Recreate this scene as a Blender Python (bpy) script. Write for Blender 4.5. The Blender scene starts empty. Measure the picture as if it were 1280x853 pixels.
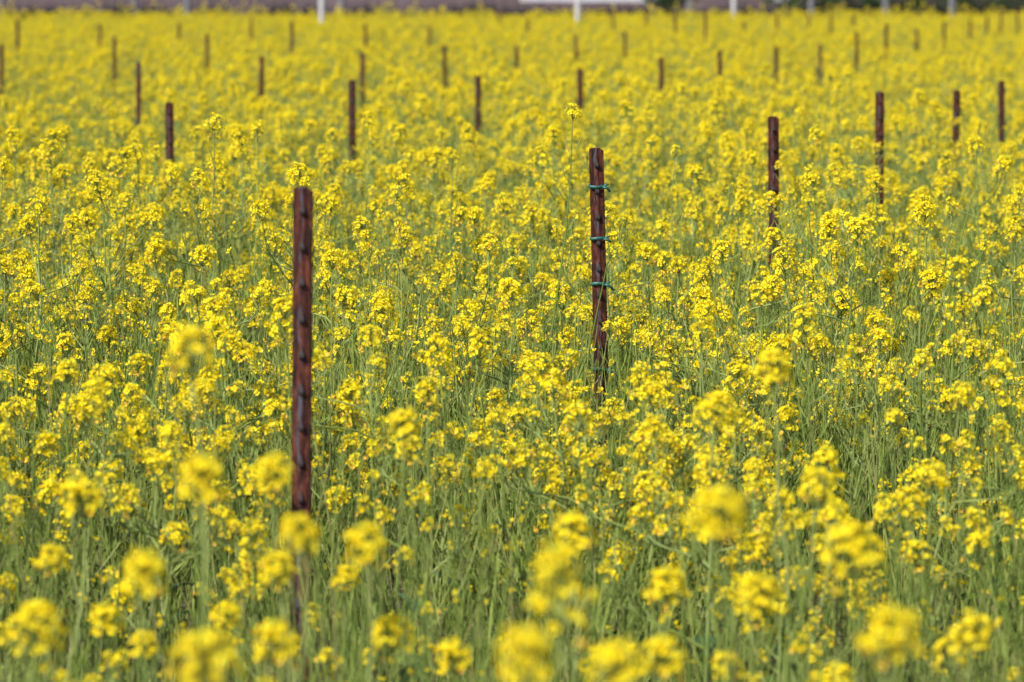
import bpy, math, random
import numpy as np
from mathutils import Vector, Matrix, Euler

random.seed(7)
RNG = np.random.default_rng(7)
SC = bpy.context.scene
COL = SC.collection

# ------------------------------------------------------------------ camera
F_PX, W_PX, H_PX = 4700.0, 1280.0, 853.0      # focal length in photo pixels
CAM_H, Y_HOR = 1.15, 0.0                      # eye height (m), horizon row in the photo
cam_d = bpy.data.cameras.new('camera'); cam = bpy.data.objects.new('camera', cam_d); COL.objects.link(cam)
cam_d.sensor_width = 36.0; cam_d.lens = F_PX / W_PX * 36.0
cam_d.clip_start = 0.1; cam_d.clip_end = 8000
PITCH = math.atan((H_PX / 2 - Y_HOR) / F_PX)
cam.location = (0, 0, CAM_H); cam.rotation_euler = (math.pi / 2 - PITCH, 0, 0)
cam_d.dof.use_dof = True; cam_d.dof.focus_distance = 7.7; cam_d.dof.aperture_fstop = 7.0
cam_d.dof.aperture_blades = 0
SC.camera = cam

# ------------------------------------------------------------------ sky, sun, exposure
SUN_FROM = Vector((-0.60, -0.58, 0.84)).normalized()
SUN_EL = math.asin(SUN_FROM.z); SUN_AZ = math.atan2(SUN_FROM.x, SUN_FROM.y)
world = bpy.data.worlds.new('World'); SC.world = world; world.use_nodes = True
wn = world.node_tree.nodes; wl = world.node_tree.links; wn.clear()
wo = wn.new('ShaderNodeOutputWorld'); wb = wn.new('ShaderNodeBackground'); ws = wn.new('ShaderNodeTexSky')
ws.sky_type = 'NISHITA'; ws.sun_disc = False; ws.sun_elevation = SUN_EL; ws.sun_rotation = SUN_AZ
ws.altitude = 50; ws.air_density = 1.0; ws.dust_density = 1.0
wb.inputs['Strength'].default_value = 0.115
wl.new(ws.outputs[0], wb.inputs['Color']); wl.new(wb.outputs[0], wo.inputs['Surface'])
sun_d = bpy.data.lights.new('sun', 'SUN'); sun_d.energy = 4.2; sun_d.angle = math.radians(0.53); sun_d.color = (1.0, 0.95, 0.86)
sun = bpy.data.objects.new('sun', sun_d); COL.objects.link(sun)
sun.rotation_euler = (-SUN_FROM).to_track_quat('-Z', 'Y').to_euler()
vs = SC.view_settings; vs.view_transform = 'Standard'; vs.look = 'None'; vs.exposure = 1.1; vs.gamma = 1.0; vs.use_curve_mapping = False
cy = SC.cycles
cy.max_bounces = 4; cy.diffuse_bounces = 3; cy.glossy_bounces = 2; cy.transmission_bounces = 4; cy.transparent_max_bounces = 4
cy.caustics_reflective = False; cy.caustics_refractive = False
cy.use_denoising = True
cy.use_adaptive_sampling = True; cy.adaptive_threshold = 0.02

# ------------------------------------------------------------------ helpers
def smooth(a, b, x):
    t = np.clip((x - a) / (b - a), 0, 1); return t * t * (3 - 2 * t)
def ground_z(y):                     # the field is level, then rises slightly towards its far end
    return 0.27 * float(smooth(22, 58, y))
cP, sP = math.cos(PITCH), math.sin(PITCH)
def at(px, py, d):                   # photo pixel + distance along the ground -> point
    tx = (px - W_PX / 2) / F_PX; ty = (H_PX / 2 - py) / F_PX
    y, z = cP + ty * sP, -sP + ty * cP
    k = d / y
    return Vector((tx * k, d, CAM_H + z * k))
def px_of(p):                        # point -> photo pixel, depth
    x, y, z = p[0], p[1], p[2] - CAM_H
    dep = y * cP - z * sP; up = y * sP + z * cP
    return W_PX / 2 + F_PX * x / dep, H_PX / 2 - F_PX * up / dep, dep

class MB:
    """collects triangles and polygons, with a material slot for each face"""
    def __init__(s): s.v = []; s.f = []; s.m = []; s.n = 0
    def add(s, verts, faces, mat=0):
        s.v.append(np.asarray(verts, dtype=np.float64).reshape(-1, 3))
        o = s.n
        for fc in faces: s.f.append(tuple(i + o for i in fc))
        s.m.extend([mat] * len(faces)); s.n += len(s.v[-1])
    def arrays(s): return (np.concatenate(s.v) if s.v else np.zeros((0, 3))), s.f, s.m
    def extend(s, arr, M):
        v, f, m = arr
        A = np.array(M)
        s.v.append(v @ A[:3, :3].T + A[:3, 3]); o = s.n
        s.f.extend([tuple(i + o for i in fc) for fc in f]); s.m.extend(m); s.n += len(v)
    def mesh(s, name, mats, smooth_shade=False):
        v, f, m = s.arrays()
        me = bpy.data.meshes.new(name); me.from_pydata(v.tolist(), [], f); 
        for mt in mats: me.materials.append(mt)
        me.polygons.foreach_set('material_index', m)
        if smooth_shade: me.polygons.foreach_set('use_smooth', [True] * len(f))
        me.update(); return me
    def tube(s, pts, rads, sides=4, mat=0, cap=True):
        pts = np.asarray(pts, float); n = len(pts)
        t = np.gradient(pts, axis=0); t /= np.linalg.norm(t, axis=1)[:, None] + 1e-12
        ref = np.array([0.31, 0.95, 0.05]);
        if abs(t[0] @ ref) > .9: ref = np.array([1.0, 0, 0])
        V = []
        for i in range(n):
            a = np.cross(t[i], ref); a /= np.linalg.norm(a) + 1e-12; b = np.cross(t[i], a)
            for k in range(sides):
                w = 2 * math.pi * k / sides
                V.append(pts[i] + rads[i] * (math.cos(w) * a + math.sin(w) * b))
        Fc = [(i*sides+k, i*sides+(k+1) % sides, (i+1)*sides+(k+1) % sides, (i+1)*sides+k) for i in range(n-1) for k in range(sides)]
        if cap: Fc.append(tuple(range((n-1)*sides, n*sides)))
        s.add(V, Fc, mat)

def obj(name, data, parent=None, **props):
    o = bpy.data.objects.new(name, data); COL.objects.link(o)
    if parent is not None: o.parent = parent
    for k, v in props.items(): o[k] = v
    return o

# ------------------------------------------------------------------ materials
def new_mat(name):
    m = bpy.data.materials.new(name); m.use_nodes = True
    nt = m.node_tree; nt.nodes.clear()
    return m, nt, nt.nodes, nt.links
def ramp(nodes, stops):
    r = nodes.new('ShaderNodeValToRGB'); e = r.color_ramp.elements
    while len(e) < len(stops): e.new(0.5)
    for el, (p, c) in zip(e, stops): el.position = p; el.color = (*c, 1)
    return r
def leafy(name, stops, trans, rough=0.5, gloss=0.0, tint=(1, 1, 1), noise=None):
    """thin plant tissue: diffuse front, light let through from behind, colour varied piece by piece"""
    m, nt, N, L = new_mat(name)
    g = N.new('ShaderNodeNewGeometry'); oi = N.new('ShaderNodeObjectInfo')
    ad = N.new('ShaderNodeMath'); ad.operation = 'ADD'; L.new(g.outputs['Random Per Island'], ad.inputs[0]); L.new(oi.outputs['Random'], ad.inputs[1])
    fr = N.new('ShaderNodeMath'); fr.operation = 'FRACT'; L.new(ad.outputs[0], fr.inputs[0])
    r = ramp(N, stops); L.new(fr.outputs[0], r.inputs[0])
    d = N.new('ShaderNodeBsdfDiffuse'); t = N.new('ShaderNodeBsdfTranslucent'); mx = N.new('ShaderNodeMixShader')
    mu = N.new('ShaderNodeMix'); mu.data_type = 'RGBA'; mu.blend_type = 'MULTIPLY'; mu.inputs['Factor'].default_value = 1
    mu.inputs[7].default_value = (*tint, 1)
    L.new(r.outputs[0], d.inputs['Color']); L.new(r.outputs[0], mu.inputs[6]); L.new(mu.outputs[2], t.inputs['Color'])
    mx.inputs[0].default_value = trans; L.new(d.outputs[0], mx.inputs[1]); L.new(t.outputs[0], mx.inputs[2])
    last = mx.outputs[0]
    if gloss > 0:
        gl = N.new('ShaderNodeBsdfGlossy'); gl.inputs['Roughness'].default_value = rough; gl.inputs['Color'].default_value = (1, 1, 1, 1)
        fz = N.new('ShaderNodeFresnel'); fz.inputs['IOR'].default_value = 1.4
        ml = N.new('ShaderNodeMath'); ml.operation = 'MULTIPLY'; ml.inputs[1].default_value = gloss; L.new(fz.outputs[0], ml.inputs[0])
        m2 = N.new('ShaderNodeMixShader'); L.new(ml.outputs[0], m2.inputs[0]); L.new(last, m2.inputs[1]); L.new(gl.outputs[0], m2.inputs[2]); last = m2.outputs[0]
    o = N.new('ShaderNodeOutputMaterial'); L.new(last, o.inputs['Surface'])
    return m
M_PETAL = leafy('petal_yellow', [(0, (.77, .57, .010)), (.45, (.81, .645, .016)), (.8, (.84, .70, .036)), (1, (.76, .515, .009))], .45, tint=(1, .97, .8))
M_WILT = leafy('petal_wilted', [(0, (.74, .46, .03)), (.5, (.72, .50, .06)), (1, (.62, .33, .05))], .25)
M_BUD = leafy('bud', [(0, (.42, .42, .03)), (.6, (.55, .50, .03)), (1, (.30, .36, .05))], .15)
M_STEM = leafy('stem_green', [(0, (.155, .215, .044)), (.4, (.210, .262, .062)), (.75, (.265, .305, .095)), (1, (.140, .200, .050))], .3, rough=.5, gloss=.25)
M_LEAF = leafy('leaf_green', [(0, (.035, .075, .035)), (.5, (.05, .095, .045)), (1, (.07, .115, .04))], .25)
M_GRASS = leafy('undergrowth', [(0, (.105, .165, .030)), (.4, (.190, .248, .050)), (.8, (.268, .312, .084)), (.97, (.24, .235, .085)), (1, (.30, .25, .13))], .35)
M_SCRUB = leafy('dark_scrub', [(0, (.010, .012, .010)), (.6, (.022, .020, .017)), (1, (.035, .025, .022))], .1)
M_HEDGE = leafy('hedge_leaf', [(0, (.03, .06, .022)), (.6, (.05, .085, .03)), (1, (.07, .10, .04))], .2)
PLANT_MATS = [M_PETAL, M_STEM, M_BUD, M_WILT]

def soil_mat(name, c0, c1, c2, scale, bump):
    m, nt, N, L = new_mat(name)
    tc = N.new('ShaderNodeTexCoord')
    n1 = N.new('ShaderNodeTexNoise'); n1.inputs['Scale'].default_value = scale; n1.inputs['Detail'].default_value = 8; n1.inputs['Roughness'].default_value = .65
    n2 = N.new('ShaderNodeTexNoise'); n2.inputs['Scale'].default_value = scale * 14; n2.inputs['Detail'].default_value = 4
    L.new(tc.outputs['Object'], n1.inputs['Vector']); L.new(tc.outputs['Object'], n2.inputs['Vector'])
    r = ramp(N, [(.3, c0), (.5, c1), (.72, c2)]); L.new(n1.outputs[0], r.inputs[0])
    b = N.new('ShaderNodeBump'); b.inputs['Strength'].default_value = bump; b.inputs['Distance'].default_value = .05; L.new(n2.outputs[0], b.inputs['Height'])
    p = N.new('ShaderNodeBsdfPrincipled'); p.inputs['Roughness'].default_value = .95; p.inputs['Specular IOR Level'].default_value = .15
    L.new(r.outputs[0], p.inputs['Base Color']); L.new(b.outputs[0], p.inputs['Normal'])
    o = N.new('ShaderNodeOutputMaterial'); L.new(p.outputs[0], o.inputs['Surface'])
    return m
M_SOIL = soil_mat('field_soil', (.045, .040, .022), (.075, .062, .035), (.11, .085, .05), 1.3, .8)
M_BANK = soil_mat('bank_soil', (.048, .033, .034), (.066, .046, .047), (.086, .062, .062), .5, .8)

def rust_mat():
    m, nt, N, L = new_mat('rusty_steel')
    tc = N.new('ShaderNodeTexCoord'); mp = N.new('ShaderNodeMapping'); mp.inputs['Scale'].default_value = (170, 170, 34)
    oi = N.new('ShaderNodeObjectInfo'); va = N.new('ShaderNodeVectorMath'); va.operation = 'ADD'
    L.new(tc.outputs['Object'], va.inputs[0]); L.new(oi.outputs['Random'], va.inputs[1]); L.new(va.outputs[0], mp.inputs['Vector'])
    n1 = N.new('ShaderNodeTexNoise'); n1.inputs['Scale'].default_value = 1.0; n1.inputs['Detail'].default_value = 6; n1.inputs['Roughness'].default_value = .7
    L.new(mp.outputs[0], n1.inputs['Vector'])
    n2 = N.new('ShaderNodeTexNoise'); n2.inputs['Scale'].default_value = 420; n2.inputs['Detail'].default_value = 3; L.new(va.outputs[0], n2.inputs['Vector'])
    r = ramp(N, [(.34, (.006, .003, .003)), (.45, (.024, .007, .005)), (.54, (.056, .013, .008)), (.64, (.115, .034, .018))]); L.new(n1.outputs[0], r.inputs[0])
    # grey-blue streaks along the middle of the face: wear plus painted-in sky sheen
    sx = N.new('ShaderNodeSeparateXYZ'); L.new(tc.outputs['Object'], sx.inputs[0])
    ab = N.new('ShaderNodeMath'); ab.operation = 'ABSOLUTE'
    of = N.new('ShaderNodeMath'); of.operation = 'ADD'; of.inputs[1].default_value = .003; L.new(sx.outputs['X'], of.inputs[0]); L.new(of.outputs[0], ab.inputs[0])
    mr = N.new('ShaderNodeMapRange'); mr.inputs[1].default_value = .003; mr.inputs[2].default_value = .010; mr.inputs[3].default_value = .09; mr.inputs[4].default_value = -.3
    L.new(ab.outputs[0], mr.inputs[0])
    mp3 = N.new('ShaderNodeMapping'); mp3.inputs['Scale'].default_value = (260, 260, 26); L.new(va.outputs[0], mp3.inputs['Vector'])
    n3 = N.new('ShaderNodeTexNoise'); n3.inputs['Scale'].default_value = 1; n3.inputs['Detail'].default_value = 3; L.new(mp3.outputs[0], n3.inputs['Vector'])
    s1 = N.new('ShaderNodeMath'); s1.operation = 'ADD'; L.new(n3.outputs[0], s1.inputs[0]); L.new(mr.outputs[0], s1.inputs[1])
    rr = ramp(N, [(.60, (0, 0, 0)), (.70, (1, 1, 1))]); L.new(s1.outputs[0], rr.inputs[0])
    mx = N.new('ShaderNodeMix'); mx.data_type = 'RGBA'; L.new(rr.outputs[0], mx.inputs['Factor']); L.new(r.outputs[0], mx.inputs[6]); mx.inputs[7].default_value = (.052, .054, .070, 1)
    b = N.new('ShaderNodeBump'); b.inputs['Strength'].default_value = .8; b.inputs['Distance'].default_value = .0016; L.new(n2.outputs[0], b.inputs['Height'])
    p = N.new('ShaderNodeBsdfPrincipled'); p.inputs['Roughness'].default_value = .7; p.inputs['Specular IOR Level'].default_value = .15
    L.new(mx.outputs[2], p.inputs['Base Color']); L.new(b.outputs[0], p.inputs['Normal'])
    o = N.new('ShaderNodeOutputMaterial'); L.new(p.outputs[0], o.inputs['Surface'])
    return m
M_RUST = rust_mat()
def plain(name, col, rough, scale=40, amt=.25):
    m, nt, N, L = new_mat(name)
    tc = N.new('ShaderNodeTexCoord'); n = N.new('ShaderNodeTexNoise'); n.inputs['Scale'].default_value = scale; n.inputs['Detail'].default_value = 5
    L.new(tc.outputs['Object'], n.inputs['Vector'])
    r = ramp(N, [(.3, tuple(c * (1 - amt) for c in col)), (.65, col)]); L.new(n.outputs[0], r.inputs[0])
    p = N.new('ShaderNodeBsdfPrincipled'); p.inputs['Roughness'].default_value = rough; L.new(r.outputs[0], p.inputs['Base Color'])
    o = N.new('ShaderNodeOutputMaterial'); L.new(p.outputs[0], o.inputs['Surface'])
    return m
M_STUD_SHADED = plain('rust_shaded_dark', (.014, .007, .006), .8, 300, .5)  # studs are the same rust, with their shade put into a darker colour
M_TIE = plain('green_plastic', (.003, .075, .060), .5, 160, .5)
M_WHITE = plain('white_paint', (.40, .39, .39), .5, 3, .15)
M_GREYPOST = plain('weathered_pale_paint', (.11, .105, .12), .6, 3, .2)
M_WALL = plain('white_wall_paint', (.36, .35, .38), .7, 1.5, .1)
M_WOOD = plain('shrub_wood', (.09, .065, .045), .85, 20, .4)

# ------------------------------------------------------------------ setting: ground and bank
FIELD_END = 60.0
gb = MB()
ys = [-40, -10, 0] + list(np.arange(1, 66, 1.0)) + [70, 80, 120, 250, 600, 1500, 4000]
xs = [-3000, -400, -80, -30, -12, -6, -3, 0, 3, 6, 12, 30, 80, 400, 3000]
gv = [(x, y, ground_z(y) - (.0 if abs(x) < 40 else 0)) for y in ys for x in xs]; nx = len(xs)
gb.add(gv, [(j*nx+i, j*nx+i+1, (j+1)*nx+i+1, (j+1)*nx+i) for j in range(len(ys)-1) for i in range(nx-1)])
obj('ground', gb.mesh('ground', [M_SOIL], True), kind='structure', label='brown soil of the mustard field under the plants', category='ground')
# bare earth bank closing off the field
bb = MB()
bx = np.linspace(-45, 45, 121); prof = [(62.6, .22), (63.6, .36), (64.8, .72), (66.2, 1.12), (68, 1.60), (70.5, 2.05), (74, 2.3), (84, 2.35), (98, .2)]
bv = []
for (y, z) in prof:
    for x in bx:
        w = .10 * math.sin(x * .55 + y) + .07 * math.sin(x * 1.7 + 2.1 * y) + .05 * random.uniform(-1, 1)
        bv.append((x, y + .5 * w, z + (w * .2 if .3 < z else 0)))
nb = len(bx)
bb.add(bv, [(j*nb+i, j*nb+i+1, (j+1)*nb+i+1, (j+1)*nb+i) for j in range(len(prof)-1) for i in range(nb-1)])
obj('dirt_bank', bb.mesh('dirt_bank', [M_BANK], True), kind='structure', label='purplish brown bare earth bank beyond the far end of the field', category='bank')

# ------------------------------------------------------------------ mustard: flowers, heads, plants
def frame_from(zdir, spin=0.0):
    z = Vector(zdir).normalized(); q = z.to_track_quat('Z', 'Y')
    return q.to_matrix() @ Matrix.Rotation(spin, 3, 'Z')
def petal_verts(L, Wd, up, cup):
    # obovate petal lying along +x, claw at the origin
    return np.array([(0.0012, 0, 0), (.45*L, .30*Wd, .30*up), (.85*L, .50*Wd, .85*up + cup), (1.0*L, .22*Wd, up), (1.0*L, -.22*Wd, up), (.85*L, -.50*Wd, .85*up + cup), (.45*L, -.30*Wd, .30*up)])
PETAL_F = [(0, 1, 6), (1, 2, 3, 4, 5, 6)]
def add_flower(mb, pos, normal, size, rnd, mat=0, closed=0.0):
    R = np.array(frame_from(normal, rnd.uniform(0, 6.28)))
    for k in range(4):
        a = k * math.pi / 2 + rnd.uniform(-.18, .18) + (.15 if k % 2 else -.15)
        up = size * (rnd.uniform(.05, .22) + closed * .8)
        pv = petal_verts(size * .5 * (1 - .35 * closed) * rnd.uniform(.9, 1.1), size * .50 * rnd.uniform(.9, 1.12), up, size * rnd.uniform(-.06, .07))
        c, s = math.cos(a), math.sin(a)
        Z = np.array([[c, -s, 0], [s, c, 0], [0, 0, 1]])
        mb.add((pv @ Z.T) @ R.T + pos, PETAL_F, mat)
    # green-yellow centre: stamens and pistil
    t = size * .13
    cv = np.array([(t, 0, .0), (-.5*t, .87*t, 0), (-.5*t, -.87*t, 0), (0, 0, size * .30)])
    mb.add(cv @ R.T + pos, [(0, 1, 3), (1, 2, 3), (2, 0, 3)], 2)
def add_bud(mb, pos, zdir, L, r, mat=2):
    R = np.array(frame_from(zdir, 0))
    v = np.array([(0, 0, 0), (r, 0, .55*L), (0, r, .55*L), (-r, 0, .55*L), (0, -r, .55*L), (0, 0, L)])
    mb.add(v @ R.T + pos, [(0, 2, 1), (0, 3, 2), (0, 4, 3), (0, 1, 4), (1, 2, 5), (2, 3, 5), (3, 4, 5), (4, 1, 5)], mat)
def make_head(seed, n_open, rad, height, n_bud, n_late):
    """one flower head: dome of open four-petalled flowers on stalks, buds in the crown, older flowers below"""
    rnd = random.Random(seed); mb = MB()
    mb.tube([(0, 0, -.034), (0, 0, height * .6), (0.001, 0, height * .95)], [.0012, .0010, .0006], 3, 1)
    for i in range(n_open):
        t = (i + .5) / n_open; a = i * 2.39996 + rnd.uniform(-.35, .35)
        r = rad * (0.22 + .80 * math.sqrt(t)) * rnd.uniform(.70, 1.28)
        z = height * (1.0 - 1.05 * t ** 1.5) + rnd.uniform(-.008, .007)
        p = np.array((r * math.cos(a), r * math.sin(a), z))
        nrm = Vector((math.cos(a) * (.35 + 1.0 * t), math.sin(a) * (.35 + 1.0 * t), 1.05 - .75 * t)) + Vector((rnd.uniform(-.3, .3), rnd.uniform(-.3, .3), rnd.uniform(-.15, .3)))
        base = (0, 0, max(-.010, z - .014 - .010 * t))
        mb.tube([base, tuple(p * np.array((.6, .6, 1)) + np.array((0, 0, -.005))), tuple(p)], [.0006, .0005, .0005], 3, 1, False)
        add_flower(mb, p, nrm, rnd.uniform(.0098, .0128), rnd, 0, rnd.choice((0, 0, 0, .15, .3)))
    for i in range(n_bud):
        a = i * 2.39996; r = .0068 * math.sqrt(i / max(1, n_bud)) + .0006
        d = (math.cos(a) * r * 60, math.sin(a) * r * 60, 1)
        add_bud(mb, np.array((r * math.cos(a), r * math.sin(a), height * .92 + .004 - r * .5)), d, .0062, .0015, 2 if i < n_bud * .6 else 0)
    for i in range(n_late):
        a = rnd.uniform(0, 6.28); z = -rnd.uniform(.004, .032); r = rnd.uniform(.010, .020)
        p = np.array((r * math.cos(a), r * math.sin(a), z + .010))
        mb.tube([(0, 0, z), tuple(p)], [.0005, .0005], 3, 1, False)
        add_flower(mb, p, (math.cos(a), math.sin(a), rnd.uniform(-.2, .6)), rnd.uniform(.007, .011), rnd, 3 if rnd.random() < .55 else 0, rnd.uniform(.2, .6))
    return mb
HEAD_SPECS = ([('big', 27 + 4*i, .0180 + .0012*i, .024 + .002*(i % 3), 12, 5 + i % 3) for i in range(6)] +
              [('mid', 16 + 2*i, .0140 + .001*i, .020, 10, 4) for i in range(5)] +
              [('small', 5 + i, .008 + .0012*i, .012, 7, 3) for i in range(4)] +
              [('tall', 44, .019, .050, 12, 5), ('tall', 56, .022, .056, 14, 6)] +
              [('ball', 46 + 4*i, .0200 + .001*i, .030, 12, 2) for i in range(4)])
HEADS = []
for i, (kind, n, r, h, nb_, nl) in enumerate(HEAD_SPECS):
    mb = make_head(100 + i, n, r, h, nb_, nl); arr = mb.arrays()
    HEADS.append((kind, arr, mb.mesh('flower_head', PLANT_MATS), r))
IDX = {k: [i for i, h in enumerate(HEADS) if h[0] == k] for k in ('big', 'mid', 'small', 'tall', 'ball')}

def curve(p0, d0, p1, n, wob, rnd):
    p0, d0, p1 = np.array(p0, float), np.array(d0, float), np.array(p1, float)
    L = np.linalg.norm(p1 - p0); c1 = p0 + d0 / (np.linalg.norm(d0) + 1e-9) * L * .4; c2 = p1 - np.array((rnd.uniform(-.1, .1), rnd.uniform(-.1, .1), 1)) * L * .35
    T = np.linspace(0, 1, n)[:, None]
    P = (1-T)**3*p0 + 3*(1-T)**2*T*c1 + 3*(1-T)*T**2*c2 + T**3*p1
    P[1:-1] += np.array([[rnd.uniform(-wob, wob), rnd.uniform(-wob, wob), 0] for _ in range(n - 2)])
    return P
def add_pods(mb, P, rnd, count, lo=.45, hi=.96):
    """thin seed pods standing off the stalk below the flowers"""
    n = len(P)
    for k in range(count):
        u = rnd.uniform(lo, hi) * (n - 1); i = min(int(u), n - 2); p = P[i] + (P[i+1] - P[i]) * (u - i)
        t = P[i+1] - P[i]; t = t / (np.linalg.norm(t) + 1e-9); a = k * 2.39996 + rnd.uniform(-.4, .4)
        out = np.array((math.cos(a), math.sin(a), 0)); L = rnd.uniform(.022, .046)
        e = rnd.uniform(.45, .95); d1 = t * (1 - .4*e) + out * e; d1 /= np.linalg.norm(d1)
        d2 = d1 * .7 + np.array((0, 0, .55)); d2 /= np.linalg.norm(d2)
        q = p + d1 * L * .35; r = q + d2 * L * .65
        mb.tube([p, q, (q + r) / 2, r], [.00045, .00075, .0010, .0002], 3, 1, False)
def make_plant(seed, h, style):
    """stem mesh, flower-head placements and leaf placements of one plant, h metres tall, base at the origin"""
    rnd = random.Random(seed); mb = MB(); heads = []; leaves = []
    lean = (rnd.uniform(-.10, .10) * h, rnd.uniform(-.10, .10) * h)
    top = np.array((lean[0], lean[1], h))
    main = curve((0, 0, -.01), (rnd.uniform(-.15, .15), rnd.uniform(-.15, .15), 1), top, 9, .006, rnd)
    mb.tube(main, np.linspace(.0035, .0012, 9) * (.8 + .5 * h) * (.62 if style == 'wisp' else 1), 5, 1)
    add_pods(mb, main, rnd, 10, .55, .95)
    def put(P, kind, sc=1.0):
        t = P[-1] - P[-2]; R = frame_from(Vector(t) + Vector((rnd.uniform(-.3, .3), rnd.uniform(-.3, .3), 0)) * np.linalg.norm(t), rnd.uniform(0, 6.28))
        i = rnd.choice(IDX[kind])
        heads.append((i, Matrix.Translation(Vector(P[-1])) @ R.to_4x4() @ Matrix.Scale(sc * (rnd.uniform(.92, 1.1) if style in ('solo', 'solotall') else rnd.uniform(.80, 1.10)), 4)))
    put(main, {'tall': 'tall', 'solotall': 'tall', 'wisp': 'mid', 'solo': 'ball'}.get(style, 'big'), {'wisp': .85, 'solo': 1.0, 'solotall': 1.1}.get(style, 1.03))
    nbr = {'full': 7, 'thin': 4, 'tall': 5, 'green': 7, 'solo': 2, 'wisp': 0, 'solotall': 1}[style]
    for k in range(nbr):
        u = rnd.uniform(.28, .80) if style[:4] != 'solo' else rnd.uniform(.2, .45); i = u * 8; i0 = min(int(i), 7); p = main[i0] + (main[i0+1] - main[i0]) * (i - i0)
        a = k * 2.39996 + rnd.uniform(-.4, .4); sp = rnd.uniform(.05, .15) * (.6 + h * .7)
        tz = h * rnd.uniform(.62, .98) if k < nbr * .65 else h * rnd.uniform(.42, .75)
        if style in ('solo', 'solotall'): tz = h * rnd.uniform(.45, .72)
        tz = max(tz, p[2] + .06)
        q = np.array((p[0] + math.cos(a) * sp, p[1] + math.sin(a) * sp, tz))
        P = curve(p, (math.cos(a), math.sin(a), .75), q, 7, .004, rnd)
        mb.tube(P, np.linspace(.0021, .0009, 7), 4, 1)
        add_pods(mb, P, rnd, rnd.randint(6, 12), .40, .95)
        w = rnd.random()
        kind = 'small' if style in ('solo', 'wisp', 'solotall') else ('big' if w < .20 else 'mid' if w < .56 else 'small') if style != 'green' else ('mid' if w < .25 else 'small' if w < .8 else None)
        if kind: put(P, kind)
        if rnd.random() < .8:       # a twig with a few late flowers
            j = rnd.randint(2, 4); b = rnd.uniform(0, 6.28)
            q2 = P[j] + np.array((math.cos(b) * .05, math.sin(b) * .05, rnd.uniform(.03, .11)))
            P2 = curve(P[j], (math.cos(b), math.sin(b), .8), q2, 5, .002, rnd); mb.tube(P2, np.linspace(.0011, .0006, 5), 3, 1)
            add_pods(mb, P2, rnd, 4, .3, .95)
            if rnd.random() < .8: put(P2, 'small')
    for k in range(rnd.randint(2, 4)):
        u = rnd.uniform(.08, .42); z = u * h; i0 = min(int(u * 8), 7); a = rnd.uniform(0, 6.28)
        leaves.append((main[i0], a, rnd.uniform(.045, .095), rnd.uniform(.3, 1.1)))
    return mb, heads, leaves
def leaf_mesh():
    mb = MB(); n = 7; V = []
    for i in range(n):
        t = i / (n - 1); w = .19 * math.sin(math.pi * min(1, .06 + t * .94)) ** .8 * (1 - .25 * t) * (1 + .18 * math.sin(i * 2.6)); z = .34 * t - .55 * t * t
        V += [(t, -w, z + .05), (t, 0, z), (t, w, z + .05)]
    mb.add(V, [(i*3+k, i*3+k+1, i*3+k+4, i*3+k+3) for i in range(n-1) for k in range(2)], 0)
    return mb
LEAF_MB = leaf_mesh(); LEAF_ARR = LEAF_MB.arrays(); LEAF_ME = LEAF_MB.mesh('leaf', [M_LEAF], True)
def leaf_matrix(l):
    p, a, L, up = l
    return Matrix.Translation(Vector(p)) @ Matrix.Rotation(a, 4, 'Z') @ Matrix.Rotation(-up, 4, 'Y') @ Matrix.Scale(L, 4)

VARIANTS = []
NV = 30
for i in range(NV):
    h = .40 + .48 * i / (NV - 1); style = ('full', 'thin', 'full', 'green', 'tall')[i % 5]
    mb, hd, lv = make_plant(500 + i, h, style)
    VARIANTS.append(dict(h=h, style=style, stem=mb.mesh('stem', PLANT_MATS), arr=mb.arrays(), heads=hd, leaves=lv,
                         pts=[(m.translation.copy(), HEADS[k][3] + .006) for k, m in hd]))
SOLO = []
for i in range(12):                 # plants that carry one showy head, for the sparse foreground
    mb, hd, lv = make_plant(700 + i, .42 + .40 * i / 11, 'solo')
    SOLO.append(dict(h=.42 + .40 * i / 11, style='solo', stem=mb.mesh('stem', PLANT_MATS), heads=hd, leaves=lv, pts=[]))
FLOWERY = [v for v in VARIANTS if v['style'] != 'green']

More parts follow.
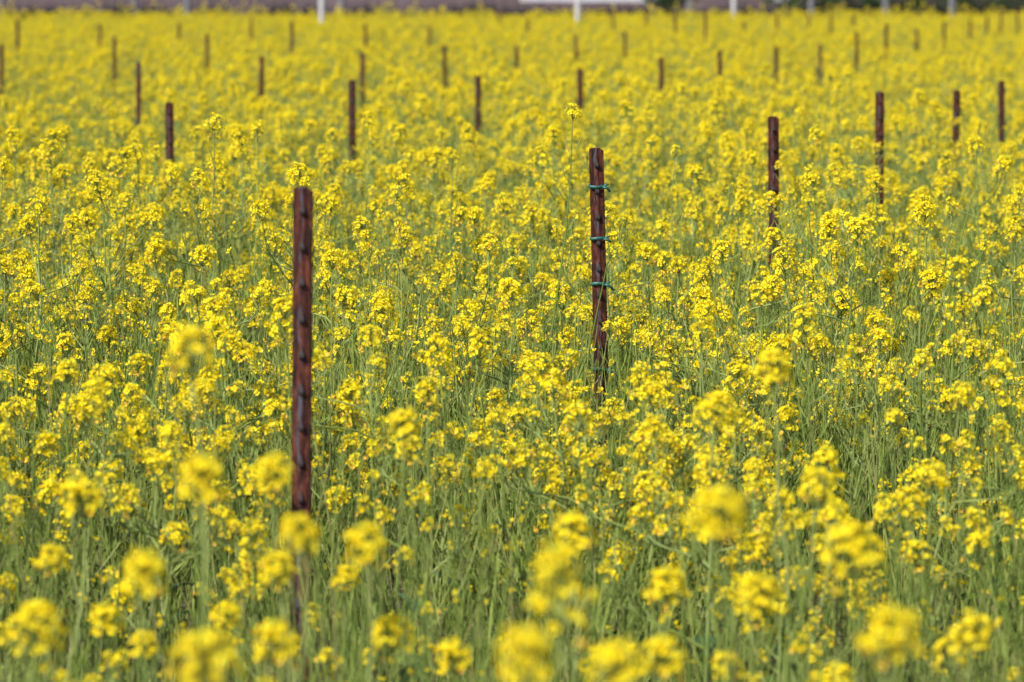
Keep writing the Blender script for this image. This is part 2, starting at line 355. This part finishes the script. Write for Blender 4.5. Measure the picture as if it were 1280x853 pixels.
# ------------------------------------------------------------------ rusty T-posts in rows
# photo column, photo row of the top, row of posts (its constant gives the distance), row where the flowers begin to hide it, photo column at the foot
ROWC = dict(A=1308, B=3508, C=5708, D=7908, E=10108); VPX, D1 = 1686.0, 5.54
POSTS = [(378, 235, 'A', 640, 374), (745, 185, 'A', 470, 757), (967, 146, 'A', 210, 968), (1100, 115, 'A', 205, 1098), (1196, 113, 'A', 175, 1193), (1252, 101, 'A', 170, 1252),
         (212, 128, 'B', 200, 214), (440, 100, 'B', 200, 441), (598, 95, 'B', 160, 598), (725, 86, 'B', 135, 725), (827, 72, 'B', 108, 826), (900, 63, 'B', 100, 900), (970, 58, 'B', 90, 970), (1025, 55, 'B', 105, 1025), (1071, 40, 'B', 75, 1071), (1108, 30, 'B', 65, 1108), (1146, 36, 'B', 54, 1146), (1180, 28, 'B', 50, 1180), (1213, 25, 'B', 45, 1213), (1234, 20, 'B', 42, 1234), (1251, 13, 'B', 35, 1251), (1272, 10, 'B', 42, 1272),
         (173, 78, 'C', 148, 173), (327, 70, 'C', 116, 326), (453, 66, 'C', 136, 453), (556, 57, 'C', 110, 556), (646, 57, 'C', 84, 646), (720, 44, 'C', 68, 720), (781, 39, 'C', 68, 781), (844, 15, 'C', 36, 844), (882, 12, 'C', 38, 882), (930, 27, 'C', 36, 930), (971, 18, 'C', 34, 971), (1011, 18, 'C', 36, 1011), (1039, 18, 'C', 40, 1039), (1067, 18, 'C', 30, 1067),
         (2, 56, 'D', 125, 2), (143, 46, 'D', 98, 143), (259, 42, 'D', 84, 259), (365, 27, 'D', 66, 365), (457, 30, 'D', 46, 457), (537, 32, 'D', 56, 537), (660, 22, 'D', 34, 660), (766, 12, 'D', 36, 766), (808, 13, 'D', 32, 808),
         (22, 26, 'E', 60, 22), (125, 30, 'E', 46, 125), (224, 28, 'E', 40, 224), (314, 22, 'E', 40, 314), (624, 15, 'E', 26, 624)]
def post_shaft(L):
    """T-section: slightly dished front flange, web behind, chamfered top"""
    w, th, wd = .0148, .0032, .028
    prof = [(-w, .0012), (-w + .0016, -.0004), (-.0055, -.0012), (-.0022, -.0026), (.0022, -.0026), (.0055, -.0012), (w - .0016, -.0004), (w, .0012), (w, th), (.0026, th + .001), (.0020, wd), (-.0020, wd), (-.0026, th + .001), (-w, th)]
    mb = MB(); n = len(prof); zs = [-.35, .0, L * .35, L * .7, L - .006, L]; V = []
    for j, z in enumerate(zs):
        for (x, y) in prof:
            zz = z; k = 1.0
            if j == len(zs) - 1: zz = z - (.005 if x > .011 else .0012 * math.sin(x * 700)); k = .95
            V.append((x * k, y, zz))
    mb.add(V, [(j*n+i, j*n+(i+1) % n, (j+1)*n+(i+1) % n, (j+1)*n+i) for j in range(len(zs)-1) for i in range(n)] + [tuple(range((len(zs)-1)*n, len(zs)*n))])
    return mb
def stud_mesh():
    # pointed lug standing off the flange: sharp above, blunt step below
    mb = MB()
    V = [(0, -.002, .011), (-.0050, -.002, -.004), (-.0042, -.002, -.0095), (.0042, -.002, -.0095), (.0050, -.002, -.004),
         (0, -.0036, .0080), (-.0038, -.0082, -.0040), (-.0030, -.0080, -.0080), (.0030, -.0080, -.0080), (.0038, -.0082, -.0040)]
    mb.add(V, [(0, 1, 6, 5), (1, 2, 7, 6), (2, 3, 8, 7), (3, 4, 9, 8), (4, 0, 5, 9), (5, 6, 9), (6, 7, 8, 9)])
    return mb.mesh('stud', [M_STUD_SHADED])
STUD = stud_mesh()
def tie_mesh(seed):
    rnd = random.Random(seed); mb = MB()
    ring = [(-.0165, .0015), (-.0120, -.0050), (0, -.0070), (.0120, -.0050), (.0165, .0015), (.0125, .016), (.0040, .031), (-.0040, .031), (-.0125, .016)]
    n = len(ring); V = []
    for i, (x, y) in enumerate(ring):
        z = .002 * math.sin(i * 1.3 + seed) - .10 * x; s = 1.06
        V += [(x, y, z - .0032), (x, y, z + .0032), (x * s, y * s - .0003, z + .0028), (x * s, y * s - .0003, z - .0028)]
    mb.add(V, [(i*4+k, i*4+(k+1) % 4, ((i+1) % n)*4+(k+1) % 4, ((i+1) % n)*4+k) for i in range(n) for k in range(4)])
    # knot and loose tail
    mb.tube([(.011, -.009, -.001), (.017, -.012, -.002), (.021, -.012, -.004), (.024 + .008 * rnd.random(), -.010, -.006 - .009 * rnd.random())], [.0022, .0036, .0026, .0024], 5)
    mb.tube([(.014, -.009, .001), (.019, -.010, .004), (.023, -.009, .004)], [.0024, .0022, .0016], 4)
    return mb.mesh('tie', [M_TIE], True)
ORD = ['nearest', 'second', 'third', 'fourth', 'fifth', 'sixth', 'seventh', 'eighth', 'ninth', 'tenth', 'eleventh', 'twelfth', 'thirteenth', 'fourteenth', 'fifteenth', 'sixteenth']
ROWN = dict(A='front row', B='second row', C='third row', D='fourth row', E='fifth row')
SPECIAL = {378: 'large rusty steel post with pointed studs, the nearest, left of the middle',
           745: 'rusty steel post wound with several green plastic ties, near the middle',
           967: 'rusty steel post with one green tie low among the flowers, right side',
           1100: 'rusty steel post next behind the one with a single green tie, right side',
           1196: 'rusty steel post with a yellow flower head in front, second from right edge',
           1252: 'last clear rusty steel post of the front row, near the right edge',
           212: 'largest rusty steel post on the left side behind the nearest post',
           2: 'rusty steel post cut by the left edge of the picture'}
TIES = {745: [233, 298, 355, 462], 967: [250]}
GUARDS = []                     # (x0, x1, ytop, yhide, depth): stretches of post that stay in clear view
GUARDS += [(397, 407, 0, 27, 52), (717, 727, 0, 24, 53), (912, 922, 0, 15, 57)]
cnt = {}
for (px, ytop, row, yhide, pxb) in POSTS:
    d = ROWC[row] / (VPX - px) * D1
    top = at(px, ytop, d); gz = ground_z(d)
    ybase = px_of((top.x, d, gz))[1]
    foot = at(pxb, ybase, d); L = top.z - gz
    near = d < 18.5
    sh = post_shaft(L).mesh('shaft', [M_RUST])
    k = cnt.get(row, 0); cnt[row] = k + 1
    lab = SPECIAL.get(px) or f'small rusty steel post, {ORD[k]} visible one of the {ROWN[row]} from the left'
    rz = random.uniform(-.12, .12)
    lean = math.atan2(top.x - foot.x, L)
    hw = .015 * F_PX / d
    GUARDS.append((px - hw * 1.1, px + hw * 1.1, ytop - 6, yhide, d))
    if d < 9: GUARDS.append((px - hw, px + hw, ytop - 22, ytop - 2, d + 1.5))
    if near:
        root = obj('steel_post', None, label=lab, category='post', group='rusty steel posts in rows')
        root.empty_display_size = .1
        obj('shaft', sh, root)
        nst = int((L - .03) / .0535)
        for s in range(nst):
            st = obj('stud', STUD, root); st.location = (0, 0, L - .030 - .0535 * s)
        for j, ty in enumerate(TIES.get(px, [])):
            p = at(px, ty, d); t = obj('tie', tie_mesh(j + 3), root, label='thin green plastic tie knotted round the post'); t.location = (0, 0, p.z - gz)
    else:
        root = obj('steel_post', sh, label=lab, category='post', group='rusty steel posts in rows')
    root.location = (foot.x, d, gz); root.rotation_euler = (random.uniform(-.01, .01), lean, rz)

# ------------------------------------------------------------------ individual mustard plants
def place(var, loc, rz, sc, tilt=(0, 0)):
    return Matrix.LocRotScale(loc, Euler((tilt[0], tilt[1], rz)), Vector((sc, sc, sc)))
def add_individual(var, M, label, group='mustard plants in the near field'):
    root = obj('mustard_plant', None, label=label, category='mustard plant', group=group)
    root.empty_display_size = .05; root.matrix_world = M
    obj('stem', var['stem'], root)
    for (i, m) in var['heads']:
        o = obj('flower_head', HEADS[i][2], root); o.matrix_local = m
    for l in var['leaves']:
        o = obj('leaf', LEAF_ME, root); o.matrix_local = leaf_matrix(l)
    return root
HEAD_SIZE = .057
# photo column, photo row, apparent width in photo pixels, description
KEY = [(240, 445, 70, 'lone round blurred head standing high left of the nearest post'),
       (250, 603, 72, 'wide blurred head at left below the lone round head'), (345, 595, 66, 'blurred head touching the left side of the nearest post'),
       (105, 628, 56, 'soft yellow head at left, middle of lower half'), (62, 703, 60, 'blurred yellow head near the left edge in lower half'),
       (178, 722, 76, 'large blurred head in the lower left'), (45, 792, 72, 'blurred head in the bottom left corner'), (135, 778, 58, None), (182, 808, 60, None), (262, 838, 88, 'big blurred head cut by the bottom edge at left'),
       (378, 672, 78, 'large blurred head covering the foot of the nearest post'), (350, 716, 66, 'blurred head just below the foot of the nearest post'), (460, 686, 70, 'blurred head just right of the nearest post, low'),
       (345, 812, 70, None), (280, 772, 58, None), (432, 724, 56, None), (505, 535, 54, 'rounded head right of the nearest post at mid height'), (490, 800, 64, None), (570, 826, 62, 'small round blurred head at bottom left of centre'),
       (655, 826, 98, 'largest blurred head at the bottom centre'), (700, 765, 84, 'tall blurred head in the lower centre'), (718, 672, 60, 'blurred head just above the tall blurred one in the lower centre'), (770, 838, 86, 'broad blurred head cut by the bottom edge right of centre'),
       (830, 830, 70, None), (832, 740, 62, 'bright head right of the tall blurred one'), (897, 652, 80, 'large blurred head alone right of centre in lower half'), (948, 750, 64, 'blurred head below the large lone one right of centre'), (957, 693, 50, None),
       (1020, 615, 58, 'blurred head at right, middle of lower half'), (1042, 645, 52, None), (1066, 697, 70, 'double blurred head at lower right'), (1030, 737, 50, None), (1135, 632, 50, 'small bright blurred head at right side'), (1110, 802, 88, 'large blurred head in the bottom right'),
       (1215, 798, 66, 'blurred head near the bottom right corner'), (1188, 818, 62, None), (1175, 718, 46, None), (910, 838, 62, None), (1268, 846, 52, None), (60, 560, 44, None), (965, 465, 54, 'bright rounded head right of the tied post at mid height'), (895, 520, 50, None), (945, 590, 46, None)]
KEY2 = [(760, 408, 7.45, None), (766, 452, 7.35, 'flower head in front of the lower part of the tied post'), (762, 520, 7.1, None), (716, 138, 7.75, 'tall thin sprig leaning above the top of the tied post'), (268, 152, 9.0, 'tall plant rising right of the left side post'), (322, 160, 9.2, None), (845, 188, 9.2, 'tall head standing right of the tied post'), (1012, 212, 9.6, None), (975, 205, 9.7, 'flower head in front of the post with one tie'), (1198, 152, 14.2, None), (1098, 185, 12.0, None), (1040, 345, 7.6, None), (830, 368, 7.2, None), (540, 402, 7.0, None), (640, 330, 7.8, None), (930, 390, 7.3, None)]
N_IND = 0
PENDING = []                     # plants still to be described and linked
SOLOTALL = []
for i in range(2):
    mb, hd, lv = make_plant(780 + i, .60 + .06 * i, 'solotall')
    SOLOTALL.append(dict(h=.60 + .06 * i, style='solo', stem=mb.mesh('stem', PLANT_MATS), heads=hd, leaves=lv, pts=[]))
WISP = []
for i in range(6):                  # tall thin sprigs with a small head
    mb, hd, lv = make_plant(760 + i, .60 + .35 * i / 5, 'wisp')
    WISP.append(dict(h=.60 + .35 * i / 5, style='wisp', stem=mb.mesh('stem', PLANT_MATS), heads=hd, leaves=lv, pts=[]))
def pick_variant(h, rnd, pool):
    c = sorted(pool, key=lambda v: abs(v['h'] - h))[:5]; return rnd.choice(c)
rk = random.Random(11)
def place_key(px, py, d, desc, size_mm=None, thin=False):
    global N_IND
    P = at(px, py, d); gz = ground_z(d)
    pool = SOLOTALL if desc and desc.startswith('tall blurred') else WISP if thin else SOLO
    var = pick_variant(P.z - gz, rk, pool); m0 = var['heads'][0][1].translation + Vector((0, 0, .008)); sc = (P.z - gz) / m0.z
    rz = rk.uniform(0, 6.28); off = Matrix.Rotation(rz, 3, 'Z') @ (m0 * sc)
    M = place(var, Vector((P.x - off.x, P.y - off.y, gz)), rz, sc)
    N_IND += 1
    if desc: add_individual(var, M, f'mustard plant, {desc}')
    else: PENDING.append((var, M, px, py, d))
for (px, py, s, desc) in KEY:
    place_key(px, py, min(F_PX * HEAD_SIZE / s, 6.2), desc)
for (px, py, d, desc) in KEY2:
    place_key(px, py, d, desc, thin=True)

# ------------------------------------------------------------------ the rest of the stand
def covers(var, M, s):
    """would a head of this plant hide a stretch of post that is clear in the photograph?"""
    for (p, r) in var['pts']:
        q = M @ p
        if q.y < 1: return True
        x, y, dep = px_of(q); rp = r * s * F_PX / dep
        for (x0, x1, y0, y1, d) in GUARDS:
            if q.y < d + .03 and x + rp > x0 and x - rp < x1 and y + rp > y0 and y - rp < y1: return True
    return False
def dens(y):                      # plants per square metre by distance
    return 17.5 * float(.04 + .96 * smooth(4.9, 6.1, y)) * (1.2 if y < 14 else 1.0)
stuff_pts, stuff_rot, stuff_sc, stuff_ix = [], [], [], []
cand = []
rn = random.Random(23)
y = 3.6
while y < FIELD_END:
    dy = .25 if y < 20 else .5
    half = y * .136 * 1.06 + 1.3 + y * .02
    n = dens(y + dy / 2) * dy * 2 * half
    for k in range(int(n) + (rn.random() < n % 1)):
        cand.append((rn.uniform(-half, half), y + rn.uniform(0, dy)))
    y += dy
for (x, y) in cand:
    patch = .06 * math.sin(x * 1.3 + y * .35 + 1.0) + .05 * math.sin(x * 2.9 - y * .8)
    hm = .58 + patch; hs = .135
    hcap = float(np.interp(y, [3, 4.5, 5.6, 7, 9, 14, 30, 50], [.36, .38, .50, .70, .82, .84, .78, .70]))
    if y > 40 and rn.random() < .05: hcap *= 1.22; hm += .2
    ok = False
    for tr in range(7):
        h = min(rn.gauss(hm, hs), hcap * rn.uniform(.82, 1.0)) - .03 * tr
        h = max(.34, h); var = pick_variant(h, rn, VARIANTS); sc = h / var['h'] * rn.uniform(.97, 1.03)
        if y < 5.5: sc *= .96
        M = place(var, Vector((x, y, ground_z(y))), rn.uniform(0, 6.28), sc, (rn.gauss(0, .05), rn.gauss(0, .05)))
        if not covers(var, M, sc): ok = True; break
    if not ok: continue
    xp, yp, dep = px_of(M @ var['heads'][0][1].translation)
    inview = -20 < xp < 1300 and -20 < yp < 900
    if inview and N_IND < 300 and y < 16:
        PENDING.append((var, M, xp, yp, y)); N_IND += 1
    else:
        e = M.to_euler()
        stuff_pts.append(tuple(M.translation)); stuff_rot.append((e.x, e.y, e.z)); stuff_sc.append(sc); stuff_ix.append(VARIANTS.index(var))

LOOK = dict(full='bushy mustard plant', thin='slender mustard plant', tall='long-headed mustard plant', green='mostly green mustard plant', solo='single-headed mustard plant', wisp='wispy mustard plant')
zones = {}
for (var, M, xp, yp, y) in PENDING:
    side = ('near the left edge' if xp < 180 else 'left of the nearest post' if xp < 370 else 'right of the nearest post' if xp < 560 else 'left of the tied post' if xp < 745 else 'right of the tied post' if xp < 960 else 'below the right side posts' if xp < 1130 else 'near the right edge')
    band = ('in the blurred foreground' if y < 5.4 else 'in the sharp near band' if y < 7.7 else 'in the sharp far band' if y < 10 else 'in the soft background')
    zones.setdefault((var['style'], side, band), []).append((yp, var, M))
for (style, side, band), items in zones.items():
    items.sort(key=lambda t: t[0])
    for j, (yp, var, M) in enumerate(items):
        pre = '' if len(items) == 1 else 'highest ' if j == 0 else 'lowest ' if j == len(items) - 1 else (ORD[j] + ' highest ' if j < len(ORD) else 'low ')
        add_individual(var, M, f'{pre}{LOOK[style]} {side}, {band}')

def scatter(name, protos, pts, rot, sc, ix, **props):
    """one object: whole-plant shapes set on points by geometry nodes"""
    pc = bpy.data.collections.new(name + '_shapes')
    for i, me in enumerate(protos):
        pc.objects.link(bpy.data.objects.new(f'{name}_shape_{i:03d}', me))
    me = bpy.data.meshes.new(name); me.from_pydata(pts, [], [])
    for nm, tp, key, dat in (('rot', 'FLOAT_VECTOR', 'vector', np.array(rot, np.float32).ravel()), ('scl', 'FLOAT', 'value', np.array(sc, np.float32)), ('idx', 'INT', 'value', np.array(ix, np.int32))):
        me.attributes.new(nm, tp, 'POINT').data.foreach_set(key, dat)
    o = obj(name, me, None, kind='stuff', **props)
    ng = bpy.data.node_groups.new(name + '_nodes', 'GeometryNodeTree')
    ng.interface.new_socket('Geometry', in_out='INPUT', socket_type='NodeSocketGeometry'); ng.interface.new_socket('Geometry', in_out='OUTPUT', socket_type='NodeSocketGeometry')
    N, L = ng.nodes, ng.links
    gi = N.new('NodeGroupInput'); go = N.new('NodeGroupOutput'); ci = N.new('GeometryNodeCollectionInfo'); ip = N.new('GeometryNodeInstanceOnPoints')
    ci.inputs['Collection'].default_value = pc; ci.inputs['Separate Children'].default_value = True; ci.inputs['Reset Children'].default_value = True
    def attr(nm, tp):
        a = N.new('GeometryNodeInputNamedAttribute'); a.data_type = tp; a.inputs['Name'].default_value = nm; return [s for s in a.outputs if s.enabled][0]
    L.new(gi.outputs[0], ip.inputs['Points']); L.new(ci.outputs[0], ip.inputs['Instance']); ip.inputs['Pick Instance'].default_value = True
    L.new(attr('idx', 'INT'), ip.inputs['Instance Index']); L.new(attr('rot', 'FLOAT_VECTOR'), ip.inputs['Rotation']); L.new(attr('scl', 'FLOAT'), ip.inputs['Scale'])
    L.new(ip.outputs[0], go.inputs[0])
    md = o.modifiers.new('scatter', 'NODES'); md.node_group = ng
    return o
whole = []
for v in VARIANTS:
    mb = MB(); mb.extend(v['arr'], Matrix.Identity(4))
    for (i, m) in v['heads']: mb.extend(HEADS[i][1], m)
    for l in v['leaves']:
        a, f, _ = LEAF_ARR; mb.extend((a, f, [4] * len(f)), leaf_matrix(l))
    whole.append(mb.mesh('mustard_whole', PLANT_MATS + [M_LEAF]))
scatter('mustard_field', whole, stuff_pts, stuff_rot, stuff_sc, stuff_ix, label='dense mass of yellow flowering mustard filling the field to its far end', category='mustard field')

# undergrowth: thin green stalks, blades and pods between the plants
def tuft(seed, n, h0, h1, spread):
    rnd = random.Random(seed); mb = MB()
    for k in range(n):
        a = rnd.uniform(0, 6.28); r = spread * math.sqrt(rnd.random()); b = np.array((r * math.cos(a), r * math.sin(a), -.01)); h = rnd.uniform(h0, h1)
        a2 = rnd.uniform(0, 6.28); ln = rnd.uniform(.05, .65) * h * rnd.random()
        t = b + np.array((math.cos(a2) * ln, math.sin(a2) * ln, h))
        P = curve(b, (rnd.uniform(-.5, .5), rnd.uniform(-.5, .5), 1), t, 5, .004, rnd)
        if rnd.random() < .86:
            mb.tube(P, np.linspace(.0021, .0009, 5) * rnd.uniform(.7, 1.3), 4, 0)
            if rnd.random() < .8:
                add_pods(mb, P, rnd, 8, .40, .97)
        else:
            w = rnd.uniform(.0018, .0042); sd = np.array((math.cos(a2 + 1.57), math.sin(a2 + 1.57), 0)); V = []
            for i in range(5):
                ww = w * (1 - (i / 4) ** 2 * .95); V += [P[i] - sd * ww, P[i] + sd * ww]
            mb.add(V, [(2*i, 2*i+1, 2*i+3, 2*i+2) for i in range(4)], 0)
        if rnd.random() < .20:
            for q in range(rnd.randint(1, 4)):
                add_flower(mb, P[-1] + np.array((rnd.uniform(-.009, .009), rnd.uniform(-.009, .009), rnd.uniform(-.012, .004))), (rnd.uniform(-.8, .8), rnd.uniform(-.8, .8), .8), rnd.uniform(.008, .012), rnd, 2, rnd.uniform(.1, .5))
    mb.m = [0 if m == 1 else m for m in mb.m]
    return mb
TUFTS = []
for i in range(8):
    mb = tuft(900 + i, 22, .24, .44 + .03 * i, .18); mb.m = [{0: 0, 2: 1, 3: 1}.get(m, 0) for m in mb.m]
    TUFTS.append(mb.mesh('tuft', [M_GRASS, M_PETAL]))
tp, tr_, ts, ti = [], [], [], []
y = 2.4
while y < FIELD_END + 1.5:
    dy = .25 if y < 16 else .5
    half = y * .136 * 1.06 + 1.3 + y * .02; dn = float(np.interp(y, [2.4, 5, 6.5, 12, 25, 60], [10, 26, 26, 16, 7, 3]))
    n = dn * dy * 2 * half
    for k in range(int(n)):
        x, yy = rn.uniform(-half, half), y + rn.uniform(0, dy)
        hc = float(np.interp(yy, [2.4, 5, 7, 10], [.55, .75, 1.0, 1.1]))
        tp.append((x, yy, ground_z(yy))); tr_.append((rn.gauss(0, .06), rn.gauss(0, .06), rn.uniform(0, 6.28))); ts.append(hc * rn.uniform(.8, 1.15)); ti.append(rn.randrange(8))
    y += dy
scatter('undergrowth', TUFTS, tp, tr_, ts, ti, label='thin green stalks and blades growing between the mustard plants', category='undergrowth')

# ------------------------------------------------------------------ far end: scrub, white posts, wall pieces, shrubs
SCR = []
for i in range(4):
    rnd = random.Random(60 + i); mb = MB()
    for k in range(110):
        a = rnd.uniform(0, 6.28); r = .28 * math.sqrt(rnd.random()); b = np.array((r * math.cos(a), r * math.sin(a), 0)); h = rnd.uniform(.25, .75) * (1 - r)
        t = b + np.array((rnd.uniform(-.15, .15), rnd.uniform(-.15, .15), h)); P = curve(b, (0, 0, 1), t, 4, .01, rnd)
        w = rnd.uniform(.010, .028); a2 = rnd.uniform(0, 6.28); sd = np.array((math.cos(a2), math.sin(a2), 0)); V = []
        for j in range(4):
            ww = w * (1.05 - j / 3); V += [P[j] - sd * ww, P[j] + sd * ww]
        mb.add(V, [(2*j, 2*j+1, 2*j+3, 2*j+2) for j in range(3)])
    SCR.append(mb.mesh('scrub', [M_SCRUB]))
sp, sr, ss, si = [], [], [], []
for k in range(520):
    x = rn.uniform(-13, 13); yy = rn.uniform(61.2, 63.6); zz = ground_z(yy) if yy < 62.6 else .3
    if math.sin(x * .9 + 1) + .6 * math.sin(x * 2.3) < rn.uniform(-2.2, .2): continue
    sp.append((x, yy, zz)); sr.append((0, 0, rn.uniform(0, 6.28))); ss.append(rn.uniform(.95, 1.45)); si.append(rn.randrange(4))
scatter('scrub', SCR, sp, sr, ss, si, label='dark dead weeds along the foot of the earth bank', category='scrub')

def white_post(px, d, r, h, mat, label):
    gz = ground_z(d); P = at(px, 20, d)
    mb = MB(); mb.tube([(0, 0, -.2), (0, 0, h * .5), (0, 0, h - .02), (0, 0, h)], [r, r, r, r * .8], 14)
    o = obj('fence_post', None, label=label, category='post', group='pale posts at the far end')
    o.location = (P.x, d, gz)
    obj('shaft', mb.mesh('shaft', [mat], True), o)
    cb = MB(); cb.tube([(0, 0, h - .03), (0, 0, h + .012), (0, 0, h + .03)], [r * 1.12, r * 1.12, r * .5], 14)
    obj('cap', cb.mesh('cap', [mat], True), o)
for a in [(402, 52, .031, 1.45, M_WHITE, 'bright white post at the far end, left of the picture centre'), (722, 53, .031, 1.45, M_WHITE, 'bright white post at the far end, right above the tied rusty post'), (917, 57, .031, 1.4, M_WHITE, 'bright white post at the far end, right of centre'),
          (2, 61.2, .045, 1.5, M_GREYPOST, 'pale grey post at the far end on the left edge'), (168, 61.4, .048, 1.5, M_GREYPOST, 'pale grey post at the far end, leftmost but for the edge one'), (234, 61.4, .050, 1.5, M_GREYPOST, 'pale grey post at the far end, at left between two others'),
          (427, 61.3, .055, 1.5, M_GREYPOST, 'pale grey post just right of the left bright white post'), (862, 61.5, .042, 1.5, M_GREYPOST, 'pale grey post just left of the right bright white post'), (1014, 61.3, .046, 1.5, M_GREYPOST, 'pale grey post at the far end in front of dark shrubs, the left one'), (1107, 61.3, .046, 1.5, M_GREYPOST, 'pale grey post at the far end in front of dark shrubs, the middle one'), (1190, 61.3, .05, 1.5, M_GREYPOST, 'pale grey post at the far end in front of dark shrubs, the right one')]:
    white_post(*a)
def wall(px0, px1, pyb, label):
    d = 66.32; a, b = at(px0, pyb, d), at(px1, pyb, d); w = b.x - a.x; h = .95
    o = obj('low_wall', None, label=label, category='wall', group='white low walls on the bank'); o.location = ((a.x + b.x) / 2, d, a.z)
    def box(nm, x0, x1, y0, y1, z0, z1):
        mb = MB(); V = [(x, y, z) for z in (z0, z1) for y in (y0, y1) for x in (x0, x1)]
        mb.add(V, [(0, 1, 5, 4), (1, 3, 7, 5), (3, 2, 6, 7), (2, 0, 4, 6), (4, 5, 7, 6), (0, 2, 3, 1)]); obj(nm, mb.mesh(nm, [M_WALL]), o)
    box('wall_face', -w/2, w/2, -.12, .4, -.12, h); box('coping', -w/2 - .04, w/2 + .04, -.17, .44, h, h + .07)
wall(650, 823, 2.6, 'long white wall strip above the bank at the top edge, right of centre')
wall(967, 986, .9, 'tiny white wall strip at the top edge, right of the long one')
def shrub(px, d, z, r, seed, label):
    rnd = random.Random(seed); P = at(px, 5, d)
    o = obj('shrub', None, label=label, category='shrub', group='dark shrubs on the bank'); o.location = (P.x, d, z)
    tb = MB()
    for k in range(5):
        a = rnd.uniform(0, 6.28); tb.tube([(0, 0, -.1), (.15 * r * math.cos(a), .15 * r * math.sin(a), .5 * r), (.5 * r * math.cos(a), .5 * r * math.sin(a), 1.2 * r)], [.03, .022, .008], 5)
    obj('trunk', tb.mesh('trunk', [M_WOOD]), o)
    mb = MB()
    for k in range(1500):
        u = Vector((rnd.gauss(0, 1), rnd.gauss(0, 1), rnd.gauss(0, 1))).normalized() * r * rnd.uniform(.45, 1) ** .6
        lump = 1 + .18 * math.sin(u.x * 7 / r + seed) * math.sin(u.z * 6 / r) ; c = np.array((u.x * lump * 1.25, u.y, (u.z * .8 + .75 * r) * lump)); L = rnd.uniform(.05, .10)
        R = np.array(frame_from((rnd.gauss(0, 1), rnd.gauss(0, 1), rnd.gauss(.6, 1)), rnd.uniform(0, 6.28)))
        mb.add(np.array([(0, 0, 0), (.5*L, .3*L, .1*L), (L, 0, 0), (.5*L, -.3*L, .1*L)]) @ R.T + c, [(0, 1, 2), (0, 2, 3)])
    obj('crown', mb.mesh('crown', [M_HEDGE]), o)
for j, (px, r, lab) in enumerate([(838, .42, 'small dark shrub just right of the long white wall strip'), (1005, .62, 'dark green shrub on the bank, leftmost of the row at right'), (1062, .66, 'dark green shrub on the bank, second of the row at right'), (1120, .62, 'dark green shrub on the bank, third of the row at right'), (1178, .68, 'dark green shrub on the bank, fourth of the row at right'), (1240, .64, 'dark green shrub on the bank, fifth of the row at right'), (1298, .66, 'dark green shrub on the bank at the right edge')]):
    shrub(px, 65.0, .86 if px > 900 else 1.0, r, 40 + j, lab)
